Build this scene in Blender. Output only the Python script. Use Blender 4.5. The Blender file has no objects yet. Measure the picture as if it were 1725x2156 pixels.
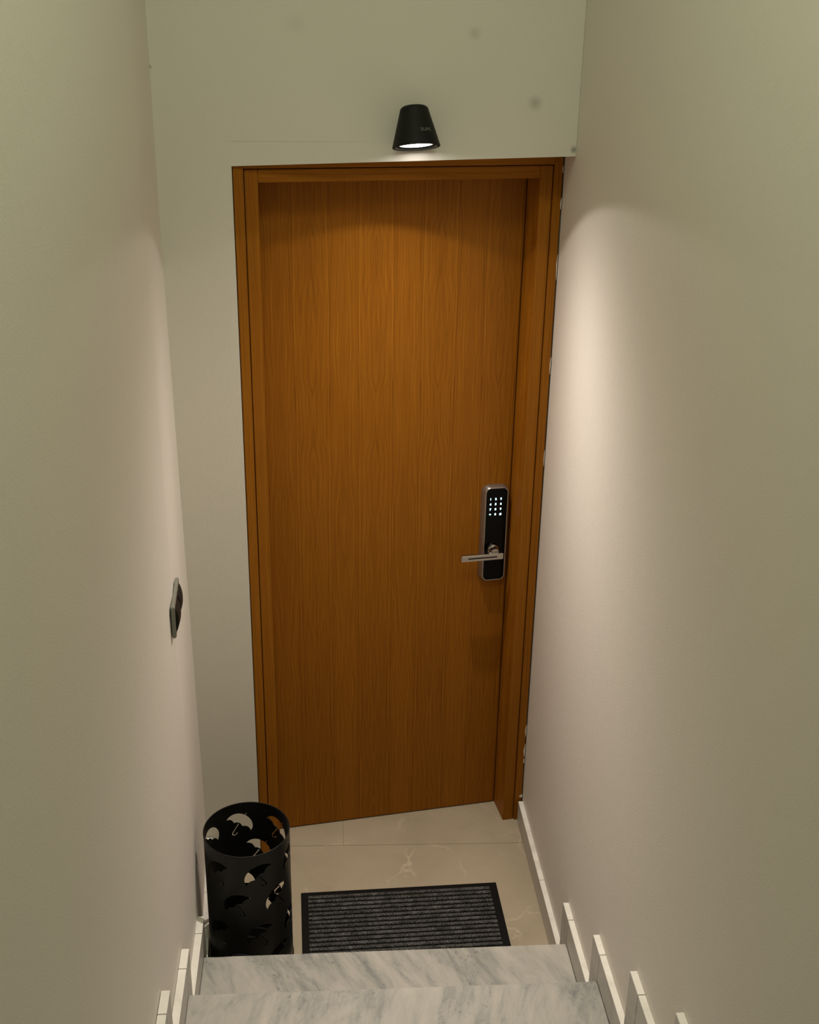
import bpy, bmesh, math, random
from mathutils import Vector, Matrix
random.seed(4)
S = bpy.context.scene
COL = S.collection
PI = math.pi
# ---------------------------------------------------------------- camera
F, PITCH, ROLL, YAW, CZ = 2497.07, 0.4129, -0.0177, 0.0889, 2.5429
cam_d = bpy.data.cameras.new('camera'); cam = bpy.data.objects.new('camera', cam_d); COL.objects.link(cam)
cam_d.sensor_fit = 'HORIZONTAL'; cam_d.sensor_width = 36.0; cam_d.lens = F / 1725 * 36.0
cam_d.clip_start = 0.02; cam_d.clip_end = 60
_r = Vector((math.cos(YAW), -math.sin(YAW), 0)); _h = Vector((math.sin(YAW), math.cos(YAW), 0)); _z = Vector((0, 0, 1))
_f = _h * math.cos(PITCH) - _z * math.sin(PITCH); _u = _h * math.sin(PITCH) + _z * math.cos(PITCH)
_R = _r * math.cos(ROLL) - _u * math.sin(ROLL); _U = _r * math.sin(ROLL) + _u * math.cos(ROLL)
cam.matrix_world = Matrix(((_R.x, _U.x, -_f.x, 0), (_R.y, _U.y, -_f.y, 0), (_R.z, _U.z, -_f.z, CZ), (0, 0, 0, 1)))
S.camera = cam
# ---------------------------------------------------------------- view, world, lights
S.view_settings.view_transform = 'Standard'; S.view_settings.look = 'None'
S.view_settings.gamma = 1.0; S.view_settings.use_curve_mapping = False
S.view_settings.exposure = 0.0
W = bpy.data.worlds.new('world'); S.world = W; W.use_nodes = True
W.node_tree.nodes['Background'].inputs[0].default_value = (0.9, 0.85, 0.6, 1)
W.node_tree.nodes['Background'].inputs[1].default_value = 0.02

def light(name, kind, loc, power, color, **kw):
    l = bpy.data.lights.new(name, kind); l.energy = power; l.color = color
    for k, v in kw.items(): setattr(l, k, v)
    o = bpy.data.objects.new(name, l); o.location = loc; COL.objects.link(o); return o
# ceiling fitting of the stairwell, above and behind the photographer
light('stairwell_ceiling_light', 'AREA', (0.12, 1.2, 3.95), 15.2, (.90, 1.0, .755), shape='DISK', size=0.6)

# ---------------------------------------------------------------- measured dimensions
AL = 0.1407                                   # the door frame is turned 8 degrees from the corridor
DY = 3.1084
XR, XL0 = 0.6653, -0.3101
H = 0.081
ZS = [0, .1818, .3583, .5336, .7089, .8842, 1.0595, 1.2348, 1.4101]
YR = [9, 2.4365, 2.1276, 1.8331, 1.5528, 1.27, .99, .70, .41]
YL = [9, 2.4507, 2.1489, 1.8477, 1.565, 1.28, 1.0, .71, .42]
SR, SL = .0679, .0646
TR, TL = .016, .018                           # skirting thickness
YW = 3.07                                     # front of the wall over the door
ZTOP = 4.0
YB = -1.7
def xl(y): return XL0 - .0117 * (2.5 - y) if y < 2.5 else XL0 - (y - 2.5) * .045
def wall_x(y, z):
    zz = min(max(z / 1.9, 0), 1)
    if y <= 2.5: return xl(y) - TL - .0057 * zz
    t = (y - 2.5) / (YW - 2.5)
    return (1 - t) * (XL0 - TL - .0057 * zz) + t * (-.353 - .018 * zz)

# ---------------------------------------------------------------- helpers
def mesh_obj(name, bm, mat, parent=None, smooth=None):
    bm.normal_update()
    me = bpy.data.meshes.new(name); bm.to_mesh(me); bm.free()
    if mat: me.materials.append(mat)
    if smooth is not None:
        for p in me.polygons: p.use_smooth = True
        me.set_sharp_from_angle(angle=math.radians(smooth))
    o = bpy.data.objects.new(name, me); COL.objects.link(o)
    if parent: o.parent = parent
    return o
def empty(name, loc=(0, 0, 0), rz=0.0, label=None, cat=None, kind=None, group=None):
    o = bpy.data.objects.new(name, None); COL.objects.link(o); o.location = loc; o.rotation_euler = (0, 0, rz)
    o.empty_display_size = .1
    tag(o, label, cat, kind, group); return o
def tag(o, label=None, cat=None, kind=None, group=None):
    for k, v in (('label', label), ('category', cat), ('kind', kind), ('group', group)):
        if v: o[k] = v
    return o
def box(bm, x0, x1, y0, y1, z0, z1, bev=0.0, seg=2):
    vs = [bm.verts.new((x, y, z)) for x in (x0, x1) for y in (y0, y1) for z in (z0, z1)]
    fs = [bm.faces.new([vs[i] for i in f]) for f in ((0, 1, 3, 2), (4, 6, 7, 5), (0, 4, 5, 1), (2, 3, 7, 6), (0, 2, 6, 4), (1, 5, 7, 3))]
    if bev:
        es = {e for f in fs for e in f.edges}
        bmesh.ops.bevel(bm, geom=list(es), offset=bev, segments=seg, affect='EDGES')
    return bm
def prism(bm, pts, a, b, axis='z', bev=0.0):
    """polygon pts extruded from a to b along axis"""
    def P(p, h):
        return {'z': (p[0], p[1], h), 'x': (h, p[0], p[1]), 'y': (p[0], h, p[1])}[axis]
    lo = [bm.verts.new(P(p, a)) for p in pts]; hi = [bm.verts.new(P(p, b)) for p in pts]
    n = len(pts); fs = [bm.faces.new(lo[::-1]), bm.faces.new(hi)]
    for i in range(n): fs.append(bm.faces.new((lo[i], lo[(i + 1) % n], hi[(i + 1) % n], hi[i])))
    bmesh.ops.recalc_face_normals(bm, faces=fs)
    if bev:
        bmesh.ops.bevel(bm, geom=list({e for f in fs for e in f.edges}), offset=bev, segments=2, affect='EDGES')
    return bm
def lathe(bm, prof, n=64, mat=None):
    rings = []
    for r, z in prof:
        if r < 1e-6: rings.append([bm.verts.new((0, 0, z))])
        else: rings.append([bm.verts.new((r * math.cos(2 * PI * i / n), r * math.sin(2 * PI * i / n), z)) for i in range(n)])
    fs = []
    for a, b in zip(rings, rings[1:]):
        for i in range(n):
            j = (i + 1) % n
            if len(a) == 1 and len(b) == 1: continue
            if len(a) == 1: fs.append(bm.faces.new((a[0], b[j], b[i])))
            elif len(b) == 1: fs.append(bm.faces.new((a[i], a[j], b[0])))
            else: fs.append(bm.faces.new((a[i], a[j], b[j], b[i])))
    bmesh.ops.recalc_face_normals(bm, faces=fs)
    if mat is not None: bmesh.ops.transform(bm, matrix=mat, verts=[v for r in rings for v in r])
    return bm
def rrect(w, h, r, n=6):
    pts = []
    for cx, cy, a0 in ((w - r, h - r, 0), (-w + r, h - r, 90), (-w + r, -h + r, 180), (w - r, -h + r, 270)):
        for i in range(n + 1):
            a = math.radians(a0 + 90 * i / n); pts.append((cx + r * math.cos(a), cy + r * math.sin(a)))
    return pts

# ---------------------------------------------------------------- materials
def new_mat(name):
    m = bpy.data.materials.new(name); m.use_nodes = True
    return m, m.node_tree, m.node_tree.nodes['Principled BSDF']
class NT:
    def __init__(s, nt): s.nt = nt
    def n(s, t, **kw):
        o = s.nt.nodes.new(t)
        for k, v in kw.items():
            if k.startswith('i_'): o.inputs[int(k[2:])].default_value = v
            else: setattr(o, k, v)
        return o
    def l(s, a, b): s.nt.links.new(a, b)
    def math(s, op, a, b=None, clamp=False):
        o = s.nt.nodes.new('ShaderNodeMath'); o.operation = op; o.use_clamp = clamp
        for i, v in enumerate((a, b)):
            if v is None: continue
            if isinstance(v, (int, float)): o.inputs[i].default_value = v
            else: s.l(v, o.inputs[i])
        return o.outputs[0]
    def noise(s, vec, scale, detail=3, rough=.5, dist=0.0):
        o = s.n('ShaderNodeTexNoise'); o.inputs['Scale'].default_value = scale; o.inputs['Detail'].default_value = detail
        o.inputs['Roughness'].default_value = rough; o.inputs['Distortion'].default_value = dist
        s.l(vec, o.inputs['Vector']); return o.outputs['Fac']
    def mapping(s, vec, scale=(1, 1, 1), rot=(0, 0, 0), loc=(0, 0, 0)):
        o = s.n('ShaderNodeMapping'); o.inputs['Scale'].default_value = scale; o.inputs['Rotation'].default_value = rot
        o.inputs['Location'].default_value = loc; s.l(vec, o.inputs['Vector']); return o.outputs[0]
    def ramp(s, fac, stops, interp='LINEAR'):
        o = s.n('ShaderNodeValToRGB'); cr = o.color_ramp; cr.interpolation = interp
        while len(cr.elements) < len(stops): cr.elements.new(.5)
        for e, (p, c) in zip(cr.elements, stops):
            e.position = p; e.color = c if len(c) == 4 else (*c, 1)
        s.l(fac, o.inputs[0]); return o.outputs[0]
    def mix(s, fac, a, b, mode='MIX'):
        o = s.n('ShaderNodeMix'); o.data_type = 'RGBA'; o.blend_type = mode
        for i, v in ((0, fac), (6, a), (7, b)):
            if isinstance(v, (int, float)): o.inputs[i].default_value = v
            elif isinstance(v, tuple): o.inputs[i].default_value = (*v, 1)
            else: s.l(v, o.inputs[i])
        return o.outputs[2]
    def bump(s, bsdf, h, strength, dist):
        o = s.n('ShaderNodeBump'); o.inputs['Strength'].default_value = strength; o.inputs['Distance'].default_value = dist
        s.l(h, o.inputs['Height']); s.l(o.outputs[0], bsdf.inputs['Normal'])
    def obj(s): return s.n('ShaderNodeTexCoord').outputs['Object']

def plain(name, color, rough=.5, metal=0.0, emit=None, estr=0.0, spec=.5):
    m, nt, b = new_mat(name)
    b.inputs['Base Color'].default_value = (*color, 1); b.inputs['Roughness'].default_value = rough
    b.inputs['Metallic'].default_value = metal; b.inputs['Specular IOR Level'].default_value = spec
    if emit: b.inputs['Emission Color'].default_value = (*emit, 1); b.inputs['Emission Strength'].default_value = estr
    return m

def plaster(name, color, stains=()):
    m, nt, b = new_mat(name); t = NT(nt); v = t.obj()
    big = t.noise(v, 1.6, 3, .5)
    c = t.mix(t.math('MULTIPLY', big, .10), color, tuple(x * .82 for x in color))
    for (sx, sy, sz, r, k) in stains:                      # old filler marks and grubby spots on the paint
        d = t.n('ShaderNodeVectorMath', operation='DISTANCE'); t.l(v, d.inputs[0]); d.inputs[1].default_value = (sx, sy, sz)
        f = t.math('MULTIPLY', t.math('SUBTRACT', 1.0, t.math('DIVIDE', d.outputs['Value'], r), True), k)
        c = t.mix(f, c, (.25, .24, .2))
    t.l(c, b.inputs['Base Color']); b.inputs['Roughness'].default_value = .55; b.inputs['Specular IOR Level'].default_value = .35
    h = t.math('ADD', t.noise(v, 260, 2, .5), t.math('MULTIPLY', t.noise(v, 28, 3, .5), 1.2))
    t.bump(b, h, .22, .0016)
    return m

WALL = (.76, .712, .64)
M_wall = plaster('painted_plaster', WALL)
M_wallb = plaster('painted_plaster_back', WALL, [(.569, 3.07, 2.296, .022, .5), (.412, 3.07, 2.455, .02, .3), (-.371, 3.07, 2.37, .006, 1.2),
                                                (.675, 3.07, 2.185, .012, 1.0), (-.02, 3.07, 2.47, .03, .12)])
M_ceil = plaster('ceiling_paint', (.75, .73, .68))
M_fill = plain('white_filler', (.75, .72, .66), .7)

def wood(name, horizontal=False, figured=False, tint=1.0):
    m, nt, b = new_mat(name); t = NT(nt)
    v = t.obj(); sp = t.n('ShaderNodeSeparateXYZ'); t.l(v, sp.inputs[0])
    u, off, z = sp.outputs
    if horizontal: u, z = z, u
    if figured:                                            # book-matched veneer leaves about 9 cm wide
        u = t.math('PINGPONG', t.math('SUBTRACT', u, .020), .091)
    cb = t.n('ShaderNodeCombineXYZ'); t.l(u, cb.inputs[0]); t.l(off, cb.inputs[1]); t.l(z, cb.inputs[2])
    if figured:
        warp = t.noise(t.mapping(cb.outputs[0], (13, 1, 2.4)), 1.0, 2, .5)
        # plain-sawn flames: nested arches about the seam between two leaves
        mid = u
        cz = t.n('ShaderNodeCombineXYZ'); t.l(z, cz.inputs[2])
        gz = t.noise(t.mapping(cz.outputs[0], (1, 1, 2.6), loc=(0, 0, 3.1)), 1.0, 2, .55)
        arch = t.math('ADD', t.math('MULTIPLY', mid, 72.0), t.math('MULTIPLY', gz, 9.0))
        arch = t.math('ADD', arch, t.math('MULTIPLY', warp, 1.6))
        saw = t.math('PINGPONG', arch, .5)
    else:
        warp = t.noise(t.mapping(cb.outputs[0], (9, 9, 1.2)), 1.0, 2, .5)
    uu = t.math('ADD', u, t.math('MULTIPLY', t.math('SUBTRACT', warp, .5), .07 if figured else .045))
    cb2 = t.n('ShaderNodeCombineXYZ'); t.l(uu, cb2.inputs[0]); t.l(off, cb2.inputs[1]); t.l(t.math('MULTIPLY', z, .02), cb2.inputs[2])
    rings = t.noise(t.mapping(cb2.outputs[0], (170, 10, 1)), 1.0, 4, .7)
    fibre = t.noise(t.mapping(v, (7, 60, 480) if horizontal else (480, 60, 7)), 1.0, 3, .65)
    slow = t.noise(t.mapping(cb.outputs[0], (16, 3, .8)), 1.0, 2, .5)
    f = t.math('ADD', t.math('ADD', t.math('MULTIPLY', rings, .50), t.math('MULTIPLY', fibre, .38)), t.math('MULTIPLY', slow, .14))
    if figured:
        flame = t.math('POWER', t.math('MULTIPLY', saw, 2.0), 3.0)
        near = t.math('SUBTRACT', 1.0, t.math('MULTIPLY', mid, 17.0), True)
        f = t.math('SUBTRACT', f, t.math('MULTIPLY', t.math('MULTIPLY', flame, near), .085))
        ul = t.math('ADD', mid, t.math('MULTIPLY', t.math('SUBTRACT', gz, .5), .016))
        def line(c_, w_, k_):
            return t.math('MULTIPLY', t.math('SUBTRACT', 1.0, t.math('DIVIDE', t.math('ABSOLUTE', t.math('SUBTRACT', ul, c_)), w_), True), k_)
        f = t.math('ADD', f, line(.0462, .0018, .13))                      # pale growth line in each leaf
        f = t.math('SUBTRACT', f, line(.0505, .0032, .085))
        f = t.math('SUBTRACT', f, line(.0570, .0018, .06))
        f = t.math('SUBTRACT', f, line(.0400, .0015, .05))
        zn = t.math('SUBTRACT', 1.0, t.math('DIVIDE', t.math('ABSOLUTE', t.math('SUBTRACT', z, 1.745)), .045), True)
        f = t.math('SUBTRACT', f, t.math('MULTIPLY', zn, line(.0265, .0022, .10)))
    def k(c): return tuple(x * tint for x in c)
    c = t.ramp(f, [(.34, k((.19, .060, .0030))), (.50, k((.295, .102, .0060))), (.60, k((.36, .132, .009))), (.76, k((.45, .18, .016)))])
    t.l(c, b.inputs['Base Color']); b.inputs['Roughness'].default_value = .5; b.inputs['Specular IOR Level'].default_value = .14
    t.bump(b, fibre, .12, .0006)
    return m
M_leaf = wood('oak_veneer', False, True)
M_wv = wood('stained_wood_upright', False, False, 1.0)
M_wh = wood('stained_wood_level', True, False, 1.0)
M_dark = plain('dark_gap', (.02, .012, .008), .8)

def marble(name, seed, rot):
    m, nt, b = new_mat(name); t = NT(nt); v = t.obj()
    v0 = t.mapping(v, (1, 1, 1), (0, 0, rot), (seed, seed * .7, 0))
    q = t.mapping(v0, (2.2, 7.5, 4))
    a = t.noise(q, 1.0, 6, .66, .9)
    d = t.noise(t.mapping(v0, (10, 34, 20)), 1.0, 4, .65, .5)
    f = t.math('ADD', t.math('MULTIPLY', a, .64), t.math('MULTIPLY', d, .36))
    c = t.ramp(f, [(.31, (.17, .17, .16)), (.40, (.29, .285, .26)), (.50, (.42, .395, .35)), (.64, (.52, .48, .42))])
    sp = t.noise(v, 85, 3, .6)
    zone = t.math('MULTIPLY', t.math('SUBTRACT', .50, a, True), 9, True)
    spots = t.math('MULTIPLY', t.math('MULTIPLY', t.math('SUBTRACT', .42, sp, True), 9, True), zone)
    c = t.mix(t.math('MULTIPLY', spots, .55), c, (.13, .14, .135))
    gl = t.noise(t.mapping(v, loc=(3, 1, 0)), 210, 1, .5)
    c = t.mix(t.math('MULTIPLY', t.math('SUBTRACT', gl, .78, True), 12, True), c, (.9, .88, .82))
    t.l(c, b.inputs['Base Color']); b.inputs['Roughness'].default_value = .5; b.inputs['Specular IOR Level'].default_value = .3
    t.bump(b, t.noise(v, 300, 2), .06, .0005)
    return m
M_marble = [marble('grey_veined_marble', 1.3, 1.2), marble('grey_veined_marble_b', 4.9, 1.15), marble('grey_veined_marble_c', 8.1, 1.85)]
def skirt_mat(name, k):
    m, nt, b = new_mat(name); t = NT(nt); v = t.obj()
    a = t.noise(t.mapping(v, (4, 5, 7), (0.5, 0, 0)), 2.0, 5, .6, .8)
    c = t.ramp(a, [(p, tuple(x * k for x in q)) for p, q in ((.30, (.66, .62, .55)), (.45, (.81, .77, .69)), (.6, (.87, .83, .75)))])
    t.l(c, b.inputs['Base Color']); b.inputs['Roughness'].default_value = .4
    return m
M_skirt = skirt_mat('pale_marble_edge_lit', 1.0); M_skirt_f = skirt_mat('grey_brown_marble_face_shaded', .60)
def tile_mat():
    m, nt, b = new_mat('brown_marble_tile'); t = NT(nt); v = t.obj()
    base = t.ramp(t.noise(v, 5, 4, .6), [(.3, (.41, .34, .24)), (.7, (.50, .415, .30))])
    wn = t.n('ShaderNodeTexNoise'); wn.inputs['Scale'].default_value = 9; wn.inputs['Detail'].default_value = 4; t.l(v, wn.inputs['Vector'])
    off = t.n('ShaderNodeVectorMath', operation='MULTIPLY_ADD'); t.l(wn.outputs['Color'], off.inputs[0]); off.inputs[1].default_value = (.16, .16, .0); t.l(v, off.inputs[2])
    vo = t.n('ShaderNodeTexVoronoi', feature='DISTANCE_TO_EDGE'); vo.inputs['Scale'].default_value = 4.3
    t.l(t.mapping(off.outputs[0], (1, 1, 0), loc=(.37, .21, 0)), vo.inputs['Vector'])
    line = t.math('SUBTRACT', 1.0, t.math('DIVIDE', vo.outputs['Distance'], .022), True)
    msk = t.math('MULTIPLY', t.math('SUBTRACT', t.noise(v, 6.5, 2, .5), .47, True), 7, True)
    c = t.mix(t.math('MULTIPLY', t.math('MULTIPLY', line, msk), .75), base, (.66, .54, .40))
    fine = t.noise(v, 130, 2, .6); c = t.mix(t.math('MULTIPLY', fine, .16), c, (.2, .15, .1))
    t.l(c, b.inputs['Base Color']); b.inputs['Roughness'].default_value = .38; b.inputs['Specular IOR Level'].default_value = .4
    return m
M_tile = tile_mat()
M_grout = plain('grout', (.30, .24, .17), .8)
M_black = plain('black_powder_coat', (.0075, .0072, .0065), .42, spec=.3)
M_lampb = plain('matt_black_metal', (.0075, .0075, .0055), .6, spec=.25)
M_letter = plain('grey_print', (.17, .17, .14), .6)
M_lens = plain('lit_lens', (.9, .9, .85), .4, emit=(1, .95, .86), estr=13.0)
M_refl = plain('reflector', (.5, .5, .5), .25, 1.0)
M_rubber = plain('black_rubber', (.004, .0038, .0035), .6, spec=.15)
def carpet_mat():
    m, nt, b = new_mat('grey_carpet_rib'); t = NT(nt); v = t.obj()
    o = t.n('ShaderNodeObjectInfo'); add = t.n('ShaderNodeVectorMath', operation='ADD'); t.l(v, add.inputs[0])
    cb = t.n('ShaderNodeCombineXYZ'); t.l(t.math('MULTIPLY', o.outputs['Random'], 7.0), cb.inputs[1]); t.l(cb.outputs[0], add.inputs[1])
    s = t.noise(add.outputs[0], 330, 3, .75)
    g = t.noise(add.outputs[0], 40, 2, .5)
    c = t.ramp(t.math('ADD', t.math('MULTIPLY', s, .8), t.math('MULTIPLY', g, .2)), [(.38, (.012, .011, .0105)), (.5, (.055, .053, .050)), (.62, (.22, .215, .205))])
    t.l(c, b.inputs['Base Color']); b.inputs['Roughness'].default_value = .95; b.inputs['Specular IOR Level'].default_value = .1
    t.bump(b, s, .6, .002); return m
M_carpet = carpet_mat()
M_nickel = plain('satin_nickel', (.42, .38, .34), .33, .85)
M_glass = plain('black_glass', (.002, .002, .002), .15, 0, spec=.12)
M_chrome = plain('brushed_chrome', (.55, .52, .48), .22, 1.0)
M_slot = plain('black_inlay', (.008, .008, .008), .4)
M_led = plain('backlit_digit', (.3, .5, .6), .5, emit=(.55, .85, 1.0), estr=2.6)
M_plate = plain('grey_switch_plate', (.19, .185, .15), .4)
M_rock = plain('dark_rocker', (.010, .009, .008), .5, spec=.25)

# ================================================================ THE SETTING
# floor of the landing: grout bed with tiles
XWL, XWR = -.40, XR + TR
def yjoint(x): return 3.10 - .04 * (x - .08)
bm = bmesh.new(); box(bm, -.42, .76, 2.40, 3.62, -.10, -.0022)
floor = mesh_obj('floor', bm, M_grout); tag(floor, kind='structure')
def tile(pts):
    b2 = bmesh.new(); prism(b2, pts, -.012, 0.0, 'z'); return mesh_obj('tile', b2, M_tile, floor)
g = .0007
tile([(-.40, 2.42), (.74, 2.42), (.74, yjoint(.74) - g), (-.40, yjoint(-.40) - g)])
tile([(-.40, yjoint(-.4) + g), (.08 - g, yjoint(.08) + g), (.09 - g, 3.6), (-.40, 3.6)])
tile([(.08 + g, yjoint(.08) + g), (.74, yjoint(.74) + g), (.74, 3.6), (.09 + g, 3.6)])
# upper floor at the head of the stairs
bm = bmesh.new(); box(bm, -.45, .80, YB, .41, ZS[8] - .2, ZS[8])
tag(mesh_obj('floor_upper', bm, M_tile), kind='structure')
# right wall (straight)
bm = bmesh.new()
box(bm, XWR, XWR + .12, YB, 3.62, -.1, ZTOP)
tag(mesh_obj('wall_right', bm, M_wall), kind='structure')
# left wall: slightly bowed plaster, built as a thick sheet
bm = bmesh.new()
ys = [YB + (2.5 - YB) * i / 10 for i in range(11)] + [2.5 + (3.62 - 2.5) * i / 6 for i in range(1, 7)]
zs = [-.1, 0, .4, .8, 1.2, 1.6, 1.9, 2.5, 3.2, ZTOP]
fr = [[bm.verts.new((wall_x(y, z) if y <= YW else wall_x(YW, z), y, z)) for z in zs] for y in ys]
bk = [[bm.verts.new((-.52, y, z)) for z in zs] for y in ys]
for i in range(len(ys) - 1):
    for j in range(len(zs) - 1):
        bm.faces.new((fr[i][j], fr[i + 1][j], fr[i + 1][j + 1], fr[i][j + 1]))
        bm.faces.new((bk[i][j], bk[i][j + 1], bk[i + 1][j + 1], bk[i + 1][j]))
for i in range(len(ys) - 1):
    bm.faces.new((fr[i][0], bk[i][0], bk[i + 1][0], fr[i + 1][0])); bm.faces.new((fr[i][-1], fr[i + 1][-1], bk[i + 1][-1], bk[i][-1]))
for j in range(len(zs) - 1):
    bm.faces.new((fr[0][j], fr[0][j + 1], bk[0][j + 1], bk[0][j])); bm.faces.new((fr[-1][j], bk[-1][j], bk[-1][j + 1], fr[-1][j + 1]))
bmesh.ops.recalc_face_normals(bm, faces=bm.faces)
tag(mesh_obj('wall_left', bm, M_wall), kind='structure')
# wall around the door: strip left of the frame, wedge-shaped lintel whose back follows the turned frame, wall above
ca, sa = math.cos(AL), math.sin(AL)
def D(u, off): return (u * ca - off * sa, DY + u * sa + off * ca)
bm = bmesh.new()
x_l = D(-.188, 0)[0]
prism(bm, [(-.40, YW), (x_l, YW), (x_l, 3.5), (-.40, 3.5)], 0, 2.20, 'z')
zb = lambda x: 2.140 + (x + .183) * (2.169 - 2.140) / .864
pa, pb = D(-.188, -.0125), D(.70, -.0125)
xs = (x_l, XWR - .0005)
yb_ = (pa[1], pa[1] + (xs[1] - pa[0]) * math.tan(AL))
v = [bm.verts.new(p) for p in ((xs[0], YW, zb(xs[0])), (xs[1], YW, zb(xs[1])), (xs[1], yb_[1], zb(xs[1])), (xs[0], yb_[0], zb(xs[0])),
                               (xs[0], YW, 2.2), (xs[1], YW, 2.2), (xs[1], yb_[1], 2.2), (xs[0], yb_[0], 2.2))]
fs = [bm.faces.new([v[i] for i in f]) for f in ((0, 3, 2, 1), (4, 5, 6, 7), (0, 1, 5, 4), (1, 2, 6, 5), (2, 3, 7, 6), (3, 0, 4, 7))]
bmesh.ops.recalc_face_normals(bm, faces=fs)
box(bm, -.40, XWR - .0005, YW, 3.5, 2.2, ZTOP)
tag(mesh_obj('wall_back', bm, M_wallb), kind='structure')
bm = bmesh.new(); box(bm, -.52, .80, YB - .12, YB, 1.2, ZTOP)
tag(mesh_obj('wall_front', bm, M_wall), kind='structure')
bm = bmesh.new(); box(bm, -.52, .80, YB - .12, 3.62, ZTOP, ZTOP + .1)
tag(mesh_obj('ceiling', bm, M_ceil), kind='structure')

# ---------------------------------------------------------------- door (local frame: u along the frame, off into the wall, z up)
door = empty('door_1', (0, DY, 0), AL, kind='structure')
DD = .1023
ZJ = 2.097; ZG = 2.1305; ZC = 2.192
def dbox(name, x0, x1, y0, y1, z0, z1, mat, bev=.0012, parent=door):
    b2 = bmesh.new(); box(b2, x0, x1, y0, y1, z0, z1, bev, 2); return mesh_obj(name, b2, mat, parent)
dbox('door_leaf', -.121, .6205, DD, DD + .042, .004, ZJ + .004, M_leaf, .001)
# jambs and head of the frame
dbox('jamb', -.158, -.124, 0, DD + .06, 0, ZG - .001, M_wv)
dbox('jamb', .6235, .6585, 0, DD + .06, 0, ZG - .001, M_wv)
dbox('frame_head', -.1238, .6233, 0, DD + .06, ZJ, ZG - .001, M_wh)
# stops behind the leaf
b2 = bmesh.new(); box(b2, -.1235, -.112, DD + .043, DD + .06, 0, ZJ - .0005); box(b2, .6115, .623, DD + .043, DD + .06, 0, ZJ - .0005); box(b2, -.1115, .611, DD + .043, DD + .06, ZJ - .012, ZJ - .0005)
mesh_obj('door_stop', b2, M_wv, door)
# outer casing strips, a shadow groove apart from the jamb
dbox('casing', -.1865, -.1605, -.006, .05, .0, 2.196, M_wv)
dbox('casing', .6610, .6835, -.006, .05, .0, 2.196, M_wv)
dbox('casing', -.1603, .6608, -.006, .05, ZG + .002, 2.196, M_wh)
b2 = bmesh.new(); box(b2, -.1604, -.1582, .012, .05, 0, ZG); box(b2, .6588, .6608, .012, .05, 0, ZG); box(b2, -.1604, .6608, .012, .05, ZG - .0008, ZG + .0018)
mesh_obj('shadow_groove', b2, M_dark, door)
# filler smears where the casing meets the right wall
b2 = bmesh.new()
for (z, h, w) in ((.352, .045, .004), (.275, .05, .005), (.235, .02, .003), (.095, .012, .009), (2.12, .02, .002), (2.03, .03, .0018), (1.86, .07, .002), (1.58, .05, .002), (1.30, .05, .0018)):
    n0 = len(b2.verts)
    pts = []
    for i in range(7):
        t_ = i / 6; pts.append((.684 - w * math.sin(PI * t_) * (.6 + .6 * random.random()), z + (t_ - .5) * h))
    pts += [(.6845, z + h / 2), (.6845, z - h / 2)]
    prism(b2, pts[::1], -.0072, -.0058, 'y')
mesh_obj('filler_smear', b2, M_fill, door)

# electronic lock on the leaf
lock = bmesh.new()
def loft(bm, secs, cap=True):
    R = [[bm.verts.new(p) for p in s] for s in secs]; n = len(R[0]); fs = []
    for a, b in zip(R, R[1:]):
        for i in range(n): fs.append(bm.faces.new((a[i], a[(i + 1) % n], b[(i + 1) % n], b[i])))
    if cap: fs += [bm.faces.new(R[0]), bm.faces.new(R[-1][::-1])]
    bmesh.ops.recalc_face_normals(bm, faces=fs); return fs
def rr3(cx, cz, w, h, r, off): return [(cx + a, off, cz + c) for a, c in rrect(w, h, r, 8)]
loft(lock, [rr3(.571, 1.024, .0415, .160, .022, DD - .0003), rr3(.571, 1.024, .0415, .160, .022, DD - .006), rr3(.573, 1.0245, .0365, .1565, .018, DD - .021),
            rr3(.573, 1.0245, .0352, .1552, .017, DD - .0225), rr3(.573, 1.0245, .0332, .1532, .015, DD - .0222)])
lock_o = mesh_obj('electronic_lock', lock, M_nickel, door, 35)
b2 = bmesh.new(); loft(b2, [rr3(.573, 1.0245, .0328, .1528, .0148, DD - .0215), rr3(.573, 1.0245, .0328, .1528, .0148, DD - .0228)])
tag(mesh_obj('glass_panel', b2, M_glass, lock_o), 'glossy black touch panel')
RX = Matrix.Rotation(PI / 2, 4, 'X')
b2 = bmesh.new(); lathe(b2, [(0, 0), (.0175, 0), (.0185, .002), (.0175, .008), (.0135, .0105), (.0125, .028), (0, .028)], 40, Matrix.Translation((.5665, DD - .0229, .977)) @ RX)
tag(mesh_obj('rosette', b2, M_chrome, lock_o, 35), 'round chrome rosette and neck')
gl = Matrix.Rotation(math.radians(-.6), 4, 'Y')
b2 = bmesh.new(); box(b2, .4575, .5895, DD - .064, DD - .051, .9595, .9795, .0016, 3)
tag(mesh_obj('lever_handle', b2, M_chrome, lock_o), 'flat satin chrome lever')
b2 = bmesh.new(); box(b2, .4785, .5695, DD - .0645, DD - .0638, .9672, .9715)
tag(mesh_obj('lever_inlay', b2, M_slot, lock_o), 'black strip along the lever')
digits = ['1', '2', '3', '4', '5', '6', '7', '8', '9', '*', '0', '#']
dg = bpy.context.evaluated_depsgraph_get()
def text_mesh(body, size, extrude, bold=0.0):
    cu = bpy.data.curves.new('glyph', 'FONT'); cu.body = body; cu.size = size; cu.extrude = extrude; cu.offset = bold
    cu.align_x = 'CENTER'; cu.align_y = 'CENTER'; cu.resolution_u = 3
    o = bpy.data.objects.new('glyph', cu); COL.objects.link(o)
    d = bpy.context.evaluated_depsgraph_get(); me = bpy.data.meshes.new_from_object(o.evaluated_get(d))
    bpy.data.objects.remove(o); bpy.data.curves.remove(cu); return me
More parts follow.
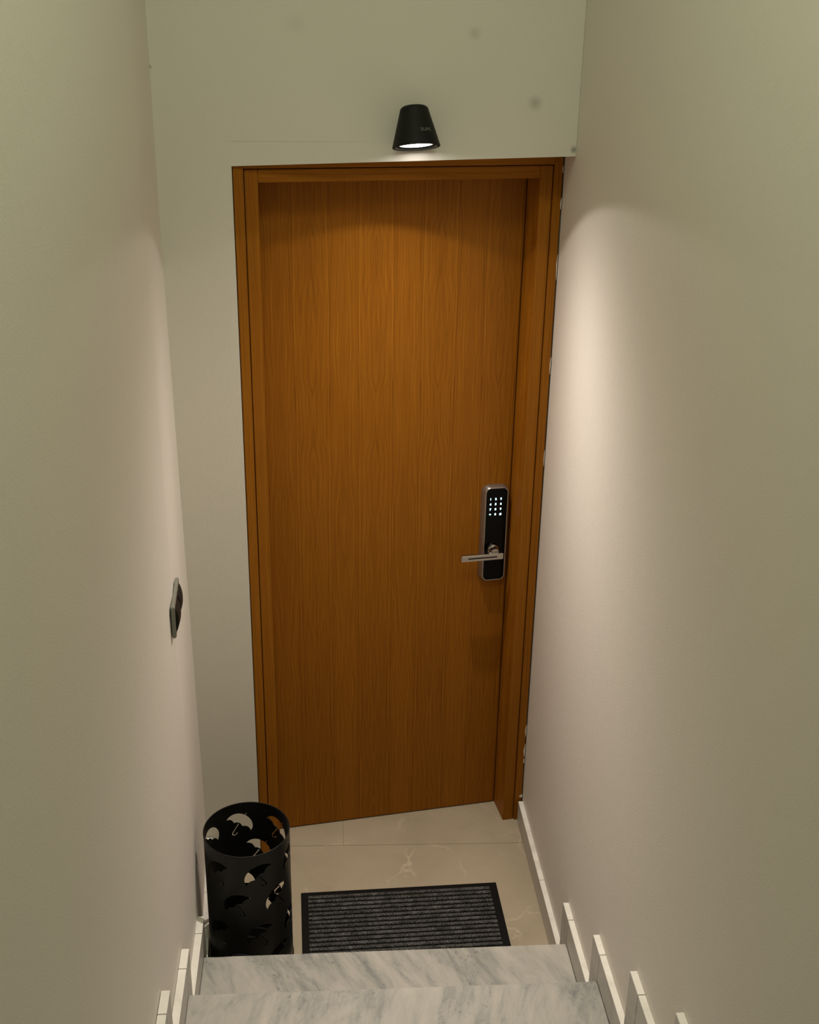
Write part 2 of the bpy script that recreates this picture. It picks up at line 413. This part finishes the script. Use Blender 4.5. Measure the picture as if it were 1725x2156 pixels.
for i, ch in enumerate(digits):
    r_, c_ = divmod(i, 3)
    me = text_mesh(ch if ch != '*' else '*', .0092 if ch != '*' else .012, .0002, .0005)
    me.transform(Matrix.Translation((.5535 + .0163 * c_, DD - .0230, 1.1435 - .0168 * r_ - (.002 if ch == '*' else 0))) @ RX)
    me.name = 'key_digit'; me.materials.clear(); me.materials.append(M_led)
    o = bpy.data.objects.new('key_digit', me); COL.objects.link(o); o.parent = lock_o

# ---------------------------------------------------------------- staircase
stairs = empty('staircase', (.17, 2.44, 0), 0, 'grey veined marble steps rising from the landing towards the viewer', 'stairs')
def wpart(name, bm, mat, parent, smooth=None):
    bmesh.ops.translate(bm, verts=bm.verts, vec=-Vector(parent.location)); return mesh_obj(name, bm, mat, parent, smooth)
for k in range(1, 9):
    zl, z = ZS[k - 1], ZS[k]
    yl, yr = YL[k], YR[k]
    yl2, yr2 = (YL[k + 1], YR[k + 1]) if k < 8 else (.38, .37)
    ov = .012
    bm = bmesh.new()
    prism(bm, [(xl(yl) + .0004, yl), (XR - .0004, yr), (XR - .0004, yr2 - .03), (xl(yl2) + .0004, yl2 - .03)], z - .028, z, 'z', .0022)
    wpart('tread', bm, M_marble[k % 3], stairs)
    bm = bmesh.new()
    prism(bm, [(xl(yl) + .0004, yl - ov), (XR - .0004, yr - ov), (XR - .0004, yr - ov - .02), (xl(yl) + .0004, yl - ov - .02)], zl if k == 1 else zl, z - .0285, 'z')
    wpart('riser', bm, M_marble[(k + 1) % 3], stairs)

# stepped stone skirting
def skirting(side):
    st = empty('baseboard_' + side, (XR if side == 'right' else XL0, 2.5, 0), 0, kind='structure')
    Y, s = (YR, SR) if side == 'right' else (YL, SL)
    def xx(y):
        return (XR, XWR - .0003) if side == 'right' else (xl(y), wall_x(y, 0) - .0005)
    def piece(y0, y1, z0, z1):
        b = bmesh.new(); j = .0004
        (a0, b0), (a1, b1) = xx(y0), xx(y1)
        prism(b, [(a0, y0 + j), (b0, y0 + j), (b1, y1 - j), (a1, y1 - j)], z0, z1, 'z', .0008)
        o = wpart('skirting_tile', b, M_skirt_f, st)                     # grey-brown faces, paler top edge; their light and shade are put into the colour
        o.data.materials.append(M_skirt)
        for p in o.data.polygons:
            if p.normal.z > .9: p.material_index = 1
    far = DY + .66 * sa - .012 if side == 'right' else 3.066
    y_e = Y[1] + s
    piece(y_e, y_e + .30, .0005, H)
    piece(y_e + .30, far, .0005, H)
    for k in range(1, 9):
        zl, z, y = ZS[k - 1], ZS[k], Y[k]
        yn = Y[k + 1] + s if k < 8 else -.2
        piece(y + .0005, y + s, zl + .0005, z + H)
        # the level run behind the upright one
        piece(yn, y, z + .0005, z + H)
    return st
skirting('right'); skirting('left')

# ================================================================ THINGS
# ---- wall lamp above the door
LX, LY, LZ = .2685, 3.002, 2.196
TILT, LROLL = math.radians(15.5), math.radians(3.2)
lamp = bpy.data.objects.new('wall_lamp', None); COL.objects.link(lamp); lamp.location = (LX, LY, LZ)
lamp.rotation_euler = (0, 0, 0)
tag(lamp, 'black cone-shaped metal wall lamp lit above the wooden door', 'lamp')
ML = Matrix.Rotation(-LROLL, 4, 'Y') @ Matrix.Rotation(-TILT, 4, 'X')
Rb, Rt, Hl = .0592, .0355, .0975
prof = [(.0500, .0125), (.0505, .0015), (.0515, 0), (Rb - .001, 0), (Rb, .001)]
prof += [(Rb + (Rt - Rb) * t_, .001 + (Hl - .013) * t_) for t_ in (.2, .4, .6, .8, 1)]
for i in range(1, 8):
    a = i / 7 * PI / 2; prof.append((Rt - .0125 + .0125 * math.cos(a) - .0012 * i / 7, Hl - .012 + .012 * math.sin(a)))
prof += [(0, Hl + .0005)]
bm = bmesh.new(); lathe(bm, prof, 72, ML); mesh_obj('lamp_shade', bm, M_lampb, lamp, 32)
bm = bmesh.new(); lathe(bm, [(0, .0072), (.0415, .0065), (.0422, .0082), (0, .0092)], 48, ML); tag(mesh_obj('lens', bm, M_lens, lamp, 40), 'glowing white lens')
bm = bmesh.new(); lathe(bm, [(.0425, .0060), (.0503, .0040), (.0503, .0102), (.0425, .0095), (.0425, .0060)], 48, ML); mesh_obj('lens_ring', bm, M_lampb, lamp, 40)
bm = bmesh.new()
lathe(bm, [(0, 0), (.0300, 0), (.0300, .009), (.0285, .0105), (0, .0105)], 40, Matrix.Translation((0, YW - LY, .058)) @ RX)
mesh_obj('wall_plate', bm, M_lampb, lamp, 35)
bm = bmesh.new()
lathe(bm, [(0, 0), (.0085, 0), (.0085, .032), (0, .032)], 24, Matrix.Translation((0, YW - LY - .010, .058)) @ RX)
mesh_obj('bracket', bm, M_lampb, lamp, 35)
# grey lettering printed round the right of the shade
me = text_mesh('SUPS', .0155, .0001, .0001)
vsx = [v.co.x for v in me.vertices]; cx = (min(vsx) + max(vsx)) / 2
for v in me.vertices:
    hz = .0345 + v.co.y * .72; rr = Rb + (Rt - Rb) * (hz - .001) / (Hl - .013) + .0002 + (v.co.z > 0) * .0001
    a = -PI / 2 + .46 + (v.co.x - cx) * .86 / rr
    v.co = ML @ Vector((rr * math.cos(a), rr * math.sin(a), hz))
me.name = 'lettering'; me.materials.clear(); me.materials.append(M_letter)
o = bpy.data.objects.new('lettering', me); COL.objects.link(o); o.parent = lamp; tag(o, 'small grey lettering')
sp = light('lamp_beam', 'SPOT', (0, 0, 0), 86, (1.0, .905, .83), spot_size=math.radians(139), spot_blend=.09, shadow_soft_size=.010)
# photometric profile of the reflector: a bright core, a wide wing and a faint even spill up to the cut-off
sp.data.use_nodes = True
_nt = NT(sp.data.node_tree); _em = sp.data.node_tree.nodes['Emission']
_sx = _nt.n('ShaderNodeSeparateXYZ'); _nt.l(_nt.n('ShaderNodeTexCoord').outputs['Normal'], _sx.inputs[0])
_c = _nt.math('ABSOLUTE', _sx.outputs[2])
_i = _nt.math('ADD', _nt.math('MULTIPLY', _nt.math('POWER', _c, 3.0), .25), _nt.math('MULTIPLY', _nt.math('POWER', _c, 6.0), .92))
_nt.l(_nt.math('ADD', _i, .02), _em.inputs['Strength'])
sp.parent = lamp; sp.matrix_local = Matrix.Translation(ML @ Vector((0, 0, .0035))) @ ML @ Matrix.Rotation(math.radians(3.5), 4, 'Y') @ Matrix.Rotation(math.radians(-6.5), 4, 'X')

# ---- switch on the left wall
SY, SZ = 2.5175, 1.200
sx = wall_x(SY, SZ)
ang = math.atan2(-(wall_x(2.6, SZ) - wall_x(2.44, SZ)), .16)
sw = empty('light_switch', (sx, SY, SZ), 0, 'grey double light switch with dark rockers on the left wall', 'switch')
sw.rotation_euler = (0, 0, ang)
bm = bmesh.new(); box(bm, .0004, .0095, -.079, .079, -.0405, .0405, .0022, 3); mesh_obj('switch_plate', bm, M_plate, sw)
for cy in (-.0345, .0365):
    bm = bmesh.new(); n = 12; m_ = 8; w = .0305
    grid = [[None] * (m_ + 1) for _ in range(n + 1)]
    for i in range(n + 1):
        for j in range(m_ + 1):
            zz = -w + 2 * w * i / n; yy = -w + 2 * w * j / m_
            x = .0097 + .0098 * math.cos(zz / w * PI / 2) ** .8 * (1 - .25 * (yy / w) ** 2) if abs(zz) < w * .999 else .0097
            grid[i][j] = bm.verts.new((x, cy + yy, zz))
    fs = []
    for i in range(n):
        for j in range(m_): fs.append(bm.faces.new((grid[i][j], grid[i][j + 1], grid[i + 1][j + 1], grid[i + 1][j])))
    fs.append(bm.faces.new([grid[i][0] for i in range(n + 1)])); fs.append(bm.faces.new([grid[i][m_] for i in range(n, -1, -1)]))
    fs.append(bm.faces.new([grid[0][0], grid[n][0], grid[n][m_], grid[0][m_]]))
    bmesh.ops.recalc_face_normals(bm, faces=fs)
    tag(mesh_obj('rocker', bm, M_rock, sw, 40), 'dark bulging rocker')

# ---- door mat
mat_a = .0165
mt = empty('door_mat', (.246, 2.886, .0003), mat_a, 'black-edged grey ribbed doormat on the tiled landing', 'doormat')
MW, MD = .303, .392
bm = bmesh.new()
prism(bm, [(-MW, 0), (MW, 0), (MW, -MD), (-MW, -MD)], 0, .003, 'z', .0006)
mesh_obj('rubber_backing', bm, M_rubber, mt)
rx0, rx1 = -MW + .021, MW - .024
for s_, pts in enumerate(([(-MW + .0005, -.0005), (MW - .0005, -.0005), (rx1, -.0155), (rx0, -.0155)], [(-MW + .0005, -MD + .0005), (rx0, -MD + .0155), (rx1, -MD + .0155), (MW - .0005, -MD + .0005)],
                 [(-MW + .0005, -.0005), (rx0, -.0155), (rx0, -MD + .0155), (-MW + .0005, -MD + .0005)], [(MW - .0005, -.0005), (MW - .0005, -MD + .0005), (rx1, -MD + .0155), (rx1, -.0155)])):
    bm = bmesh.new(); prism(bm, pts, .0031, .0042, 'z'); mesh_obj('rubber_border', bm, M_rubber, mt)
NR = 20; pitch = (MD - .031) / NR
bm = bmesh.new(); hw = pitch * .33
pr = [(-hw, .0031), (-hw * .95, .0068), (-hw * .55, .0086), (hw * .55, .0086), (hw * .95, .0068), (hw, .0031)]
prism(bm, pr, rx0 + .0005, rx1 - .0005, 'x')
rib0 = mesh_obj('carpet_rib', bm, M_carpet, mt); rib0.location = (0, -.0155 - pitch * .5, 0)
for i in range(1, NR):
    r = rib0.copy(); COL.objects.link(r); r.location = (0, -.0155 - pitch * (i + .5), 0)

# ---- umbrella stand with umbrella-shaped cut-outs
BX, BY, BR, BH = -.1955, 2.637, .1168, .4485
st = empty('umbrella_stand', (BX, BY, 0), 0, 'black metal cylinder umbrella stand with umbrella cut-outs left of the door', 'umbrella stand')
NS = 192
bm = bmesh.new()
ri = BR - .0016
zr = [0.002, BH]
ro_ = [[bm.verts.new((BR * math.cos(2 * PI * i / NS), BR * math.sin(2 * PI * i / NS), z)) for i in range(NS)] for z in zr]
rn_ = [[bm.verts.new((ri * math.cos(2 * PI * i / NS), ri * math.sin(2 * PI * i / NS), z)) for i in range(NS)] for z in zr]
for i in range(NS):
    j = (i + 1) % NS
    bm.faces.new((ro_[0][i], ro_[0][j], ro_[1][j], ro_[1][i])); bm.faces.new((rn_[0][i], rn_[1][i], rn_[1][j], rn_[0][j]))
    bm.faces.new((ro_[1][i], ro_[1][j], rn_[1][j], rn_[1][i])); bm.faces.new((ro_[0][i], rn_[0][i], rn_[0][j], ro_[0][j]))
bmesh.ops.recalc_face_normals(bm, faces=bm.faces)
wall = mesh_obj('pierced_cylinder', bm, M_black, st)
def canopy():
    R = .0435; k = []
    for i in range(25):
        a = PI * i / 24
        x, y = R * math.cos(a), .0365 * math.sin(a) - .006
        k.append((x, y))
        if i == 12: k += [(-.0009, .0365 - .006), (-.0009, .0385), (.0009, .0385)][0:0]
    # scalloped lower edge from left to right
    for s_ in range(3):
        x0 = -R + s_ * 2 * R / 3
        for i in range(1, 9):
            if s_ == 2 and i == 8: break
            a = i / 8; k.append((x0 + a * 2 * R / 3, -.006 + .0058 * math.sin(PI * a)))
    # ferrule
    top = max(range(len(k)), key=lambda q: k[q][1])
    k = k[:top] + [(.0010, k[top][1]), (.0010, .0385), (-.0010, .0385), (-.0010, k[top][1])] + k[top + 1:]
    return k
def shaft():
    w = .0017; path = [(0, -.0035), (0, -.034)]
    for i in range(1, 11):
        a = PI * i / 10; path.append((.0065 - .0065 * math.cos(a), -.034 - .0075 * math.sin(a)))
    path.append((.013, -.030))
    L, Rr = [], []
    for i, p in enumerate(path):
        q0 = path[max(i - 1, 0)]; q1 = path[min(i + 1, len(path) - 1)]
        dx, dy = q1[0] - q0[0], q1[1] - q0[1]; l = math.hypot(dx, dy); nx, ny = -dy / l, dx / l
        L.append((p[0] + nx * w, p[1] + ny * w)); Rr.append((p[0] - nx * w, p[1] - ny * w))
    return L + Rr[::-1]
cut = bmesh.new()
def punch(th, zc, tilt, poly, flip):
    c, s = math.cos(tilt), math.sin(tilt); P = []
    for x, y in poly:
        x = -x if flip else x
        P.append((x * c - y * s, x * s + y * c))
    def vv(r): return [cut.verts.new((r * math.cos(th + a / BR), r * math.sin(th + a / BR), zc + b)) for a, b in P]
    lo, hi = vv(BR - .008), vv(BR + .008); n = len(P)
    fs = [cut.faces.new((lo[i], lo[(i + 1) % n], hi[(i + 1) % n], hi[i])) for i in range(n)]
    f1, f2 = cut.faces.new(lo[::-1]), cut.faces.new(hi)
    bmesh.ops.triangulate(cut, faces=[f1, f2])
tilt = math.radians(35)
rows = [(.381, (-131.5, -73.2, -15, 45.5, 103.8, 154)), (.2875, (-103.6, -46, 14, 76.3)), (.1765, (-133, -74.3, -15, 45.5, 103.8, 154)), (.083, (-103.6, -46, 14, 76.3))]
for zc, ths in rows:
    for th in ths:
        # seen from outside theta grows to the right; hook turns to the left
        punch(math.radians(th), zc + .001, tilt, canopy(), False)
        punch(math.radians(th), zc + .001, tilt, shaft(), True)
bmesh.ops.recalc_face_normals(cut, faces=cut.faces)
cut_o = mesh_obj('cutter', cut, None)
bo = wall.modifiers.new('cut', 'BOOLEAN'); bo.operation = 'DIFFERENCE'; bo.object = cut_o; bo.solver = 'EXACT'; bo.use_self = True
wall.parent = None
bpy.context.view_layer.update()
me = bpy.data.meshes.new_from_object(wall.evaluated_get(bpy.context.evaluated_depsgraph_get()))
wall.modifiers.clear(); wall.data = me; me.name = 'pierced_cylinder'; wall.parent = st
bpy.data.objects.remove(cut_o)
# rolled rim and base
bm = bmesh.new(); n = 128; k = 8
for i in range(n): pass
def torus(bm, R, r, z, n=128, k=8):
    G = [[bm.verts.new(((R + r * math.cos(2 * PI * b / k)) * math.cos(2 * PI * a / n), (R + r * math.cos(2 * PI * b / k)) * math.sin(2 * PI * a / n), z + r * math.sin(2 * PI * b / k))) for b in range(k)] for a in range(n)]
    for a in range(n):
        for b in range(k): bm.faces.new((G[a][b], G[(a + 1) % n][b], G[(a + 1) % n][(b + 1) % k], G[a][(b + 1) % k]))
torus(bm, BR - .0008, .0014, BH + .0006); mesh_obj('rim', bm, M_black, st, 60)
bm = bmesh.new(); lathe(bm, [(0, .0005), (BR + .0022, .0005), (BR + .0022, .006), (BR + .0004, .0075), (BR - .0004, .0075), (0, .0075)], 128)
mesh_obj('base', bm, M_black, st, 35)
